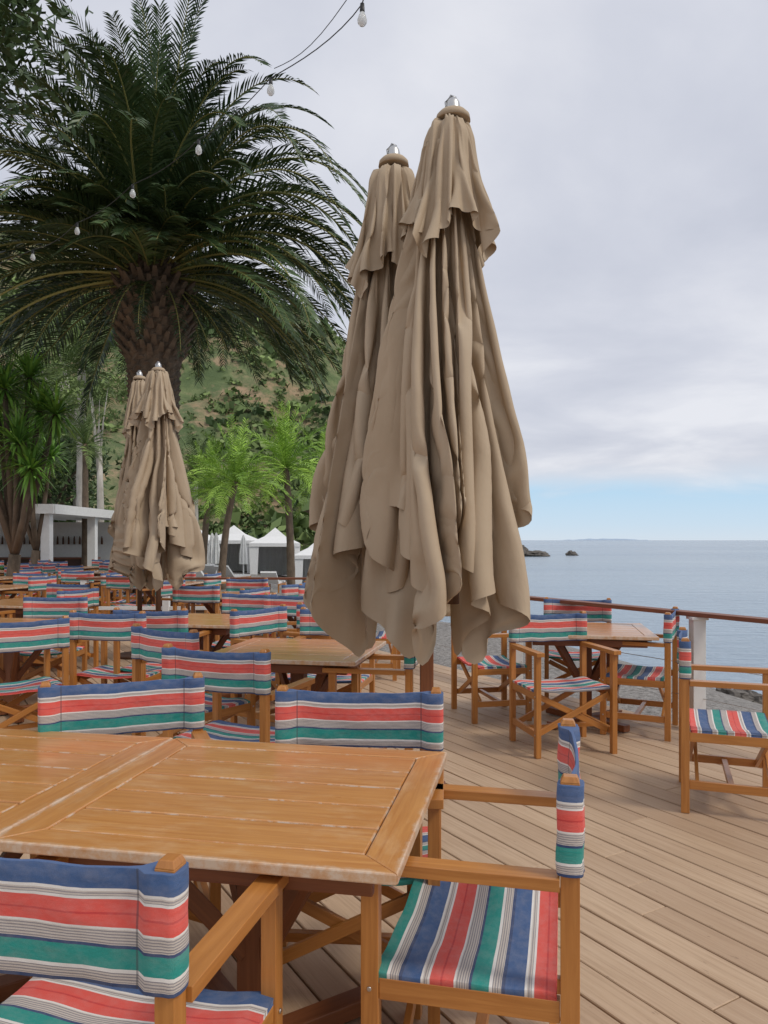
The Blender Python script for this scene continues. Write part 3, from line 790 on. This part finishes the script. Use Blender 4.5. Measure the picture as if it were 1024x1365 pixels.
mg=M('bulb_glass'); mg.col((.85,.86,.84)); mg.rough(.08); mg.b.inputs['Transmission Weight'].default_value=.45; mg.b.inputs['IOR'].default_value=1.2
b=MB()
for c in ctrl[1:-1]:
    b.tube([c+Vector((0,0,0)),c+Vector((0,0,-.05)),c+Vector((0,0,-.055))],[.014,.017,.016],10,0)
    b.tube([c+Vector((0,0,-.055)),c+Vector((0,0,-.075)),c+Vector((0,0,-.10)),c+Vector((0,0,-.125)),c+Vector((0,0,-.142)),c+Vector((0,0,-.148))],[.014,.023,.031,.030,.017,.004],12,1)
b.obj('bulbs',[M_black,mg.mat],(0,0,0),0,par)
# ------------------------------------------------------------ cabana tents
def tent(x,y,wd,h):
    z0=hgt(x,y)-.05; b=MB(); k=wd/2; e=h*.68
    for i in range(4):
        a=[(-k,-k),(k,-k),(k,k),(-k,k)]; p=a[i];q=a[(i+1)%4]
        n=len(b.v)
        m1=((p[0]*.45),(p[1]*.45)); m2=((q[0]*.45),(q[1]*.45))
        b.v+=[Vector((p[0]*1.05,p[1]*1.05,e)),Vector((q[0]*1.05,q[1]*1.05,e)),Vector((*m2,e+(h-e)*.42)),Vector((*m1,e+(h-e)*.42)),Vector((0,0,h))]
        b.face((n,n+1,n+2,n+3)); b.face((n+3,n+2,n+4))
        b.v+=[Vector((p[0]*1.05,p[1]*1.05,e-.18)),Vector((q[0]*1.05,q[1]*1.05,e-.18))]; b.face((n,n+5,n+6,n+1))
        b.beam((p[0]*.98,p[1]*.98,0),(p[0]*.98,p[1]*.98,e),.07,.07)
        if i!=0:
            for s_ in range(14):
                t0,t1=s_/14,(s_+1)/14; o_=.04*(-1)**s_
                P0=Vector((p[0]+(q[0]-p[0])*t0,p[1]+(q[1]-p[1])*t0,0))*.97; P1=Vector((p[0]+(q[0]-p[0])*t1,p[1]+(q[1]-p[1])*t1,0))*.97
                nn=Vector((p[0]+q[0],p[1]+q[1],0)).normalized()
                v=len(b.v); b.v+=[P0+nn*o_,P1-nn*o_,P1-nn*o_+Vector((0,0,e)),P0+nn*o_+Vector((0,0,e))]; b.face((v,v+1,v+2,v+3))
        else:
            for s1 in(-1,1): b.beam((s1*k*.85,-k*.97,0),(s1*k*.85,-k*.97,e-.1),.35,.12,0,(0,1,0),w1=.5)
    b.obj('cabana_tent',[M_tent],(x,y,z0),U(-.15,.15))
for x,y in((-8.2,42),(-5.8,41),(-10.6,43),(-3.4,40),(-14,46),(-17,40),(-19.5,41)): tent(x,y,2.5,2.6)
def cumb(x,y):
    z0=hgt(x,y); b=MB(); n=16
    rows=[(0,.03),(.7,.03),(.72,.16),(1.2,.15),(1.9,.07),(2.05,.02)]
    for z,r in rows:
        for i in range(n): k=1+.25*(-1)**i*(z>.71); b.v.append(Vector((math.cos(2*math.pi*i/n)*r*k,math.sin(2*math.pi*i/n)*r*k,z)))
    for j in range(len(rows)-1):
        for i in range(n): b.face((j*n+i,j*n+(i+1)%n,(j+1)*n+(i+1)%n,(j+1)*n+i),0)
    b.obj('closed_beach_umbrella',[M_tent],(x,y,z0))
for x,y in((-7.6,34),(-7.2,33),(-6.4,35),(-9.0,36)): cumb(x,y)
def lounger(x,y,a):
    b=MB()
    for s1 in(-1,1):
        b.beam((s1*.3,-.9,.3),(s1*.3,.5,.3),.05,.06,0)
        for yy in(-.85,.45): b.beam((s1*.3,yy,0),(s1*.3,yy,.27),.05,.05,0)
    b.beam((0,-.9,.36),(0,.35,.36),.58,.07,1); b.beam((0,.36,.38),(0,.85,.78),.58,.07,1)
    b.obj('sun_lounger',[M_chair,M_tent],(x,y,hgt(x,y)),a)
for k in range(12): lounger(U(-9,-3),U(22,31),U(-.4,.4)+3.14)
# ------------------------------------------------------------ bar pavilion
par=empty('bar_pavilion')
z0=-.3
b=MB()
b.beam((-16.5,24.5,2.33),(-9.0,24.5,2.33),7.2,.10,1)
b.beam((-16.5,20.85,2.30),(-8.95,20.85,2.30),.06,.26,0)
b.beam((-8.97,20.9,2.30),(-8.97,28.1,2.30),.06,.26,0)
for k in range(12): b.beam((-15.8+k*.6,20.95,2.22),(-15.8+k*.6,28,2.22),.05,.12,0)
b.obj('roof',[M_white,M_grayroof],(0,0,0),0,par)
b=MB()
for x,y in((-9.25,21.1),(-9.25,24.4),(-9.25,27.8),(-12.5,21.1),(-12.5,27.8),(-15.8,21.1)):
    b.beam((x,y,z0),(x,y,2.28),.24,.24,0); b.beam((x,y,z0),(x,y,-.05),.32,.32,0)
b.obj('columns',[M_white],(0,0,0),0,par)
b=MB(); b.beam((-15,26.5,.25),(-10,26.5,.25),.7,1.1,0); b.beam((-15.1,26.4,.83),(-9.9,26.4,.83),.9,.05,1)
b.beam((-15.5,28,.9),(-9.4,28,.9),.1,2.4,2)
for k in range(24): b.tube([(-14.8+k*.2,27.8,1.3),(-14.8+k*.2,27.8,1.5),(-14.8+k*.2,27.8,1.6)],[.04,.035,.012],8,0)
b.obj('bar_counter',[M_dark,M_rail,M_white],(0,0,0),0,par)
b=MB()
for k in range(40): clump(b,(U(-11.5,-9.7),U(20,20.6),U(.0,.4)),.35,.4,70,.07)
b.obj('planter_hedge',[M_spike])
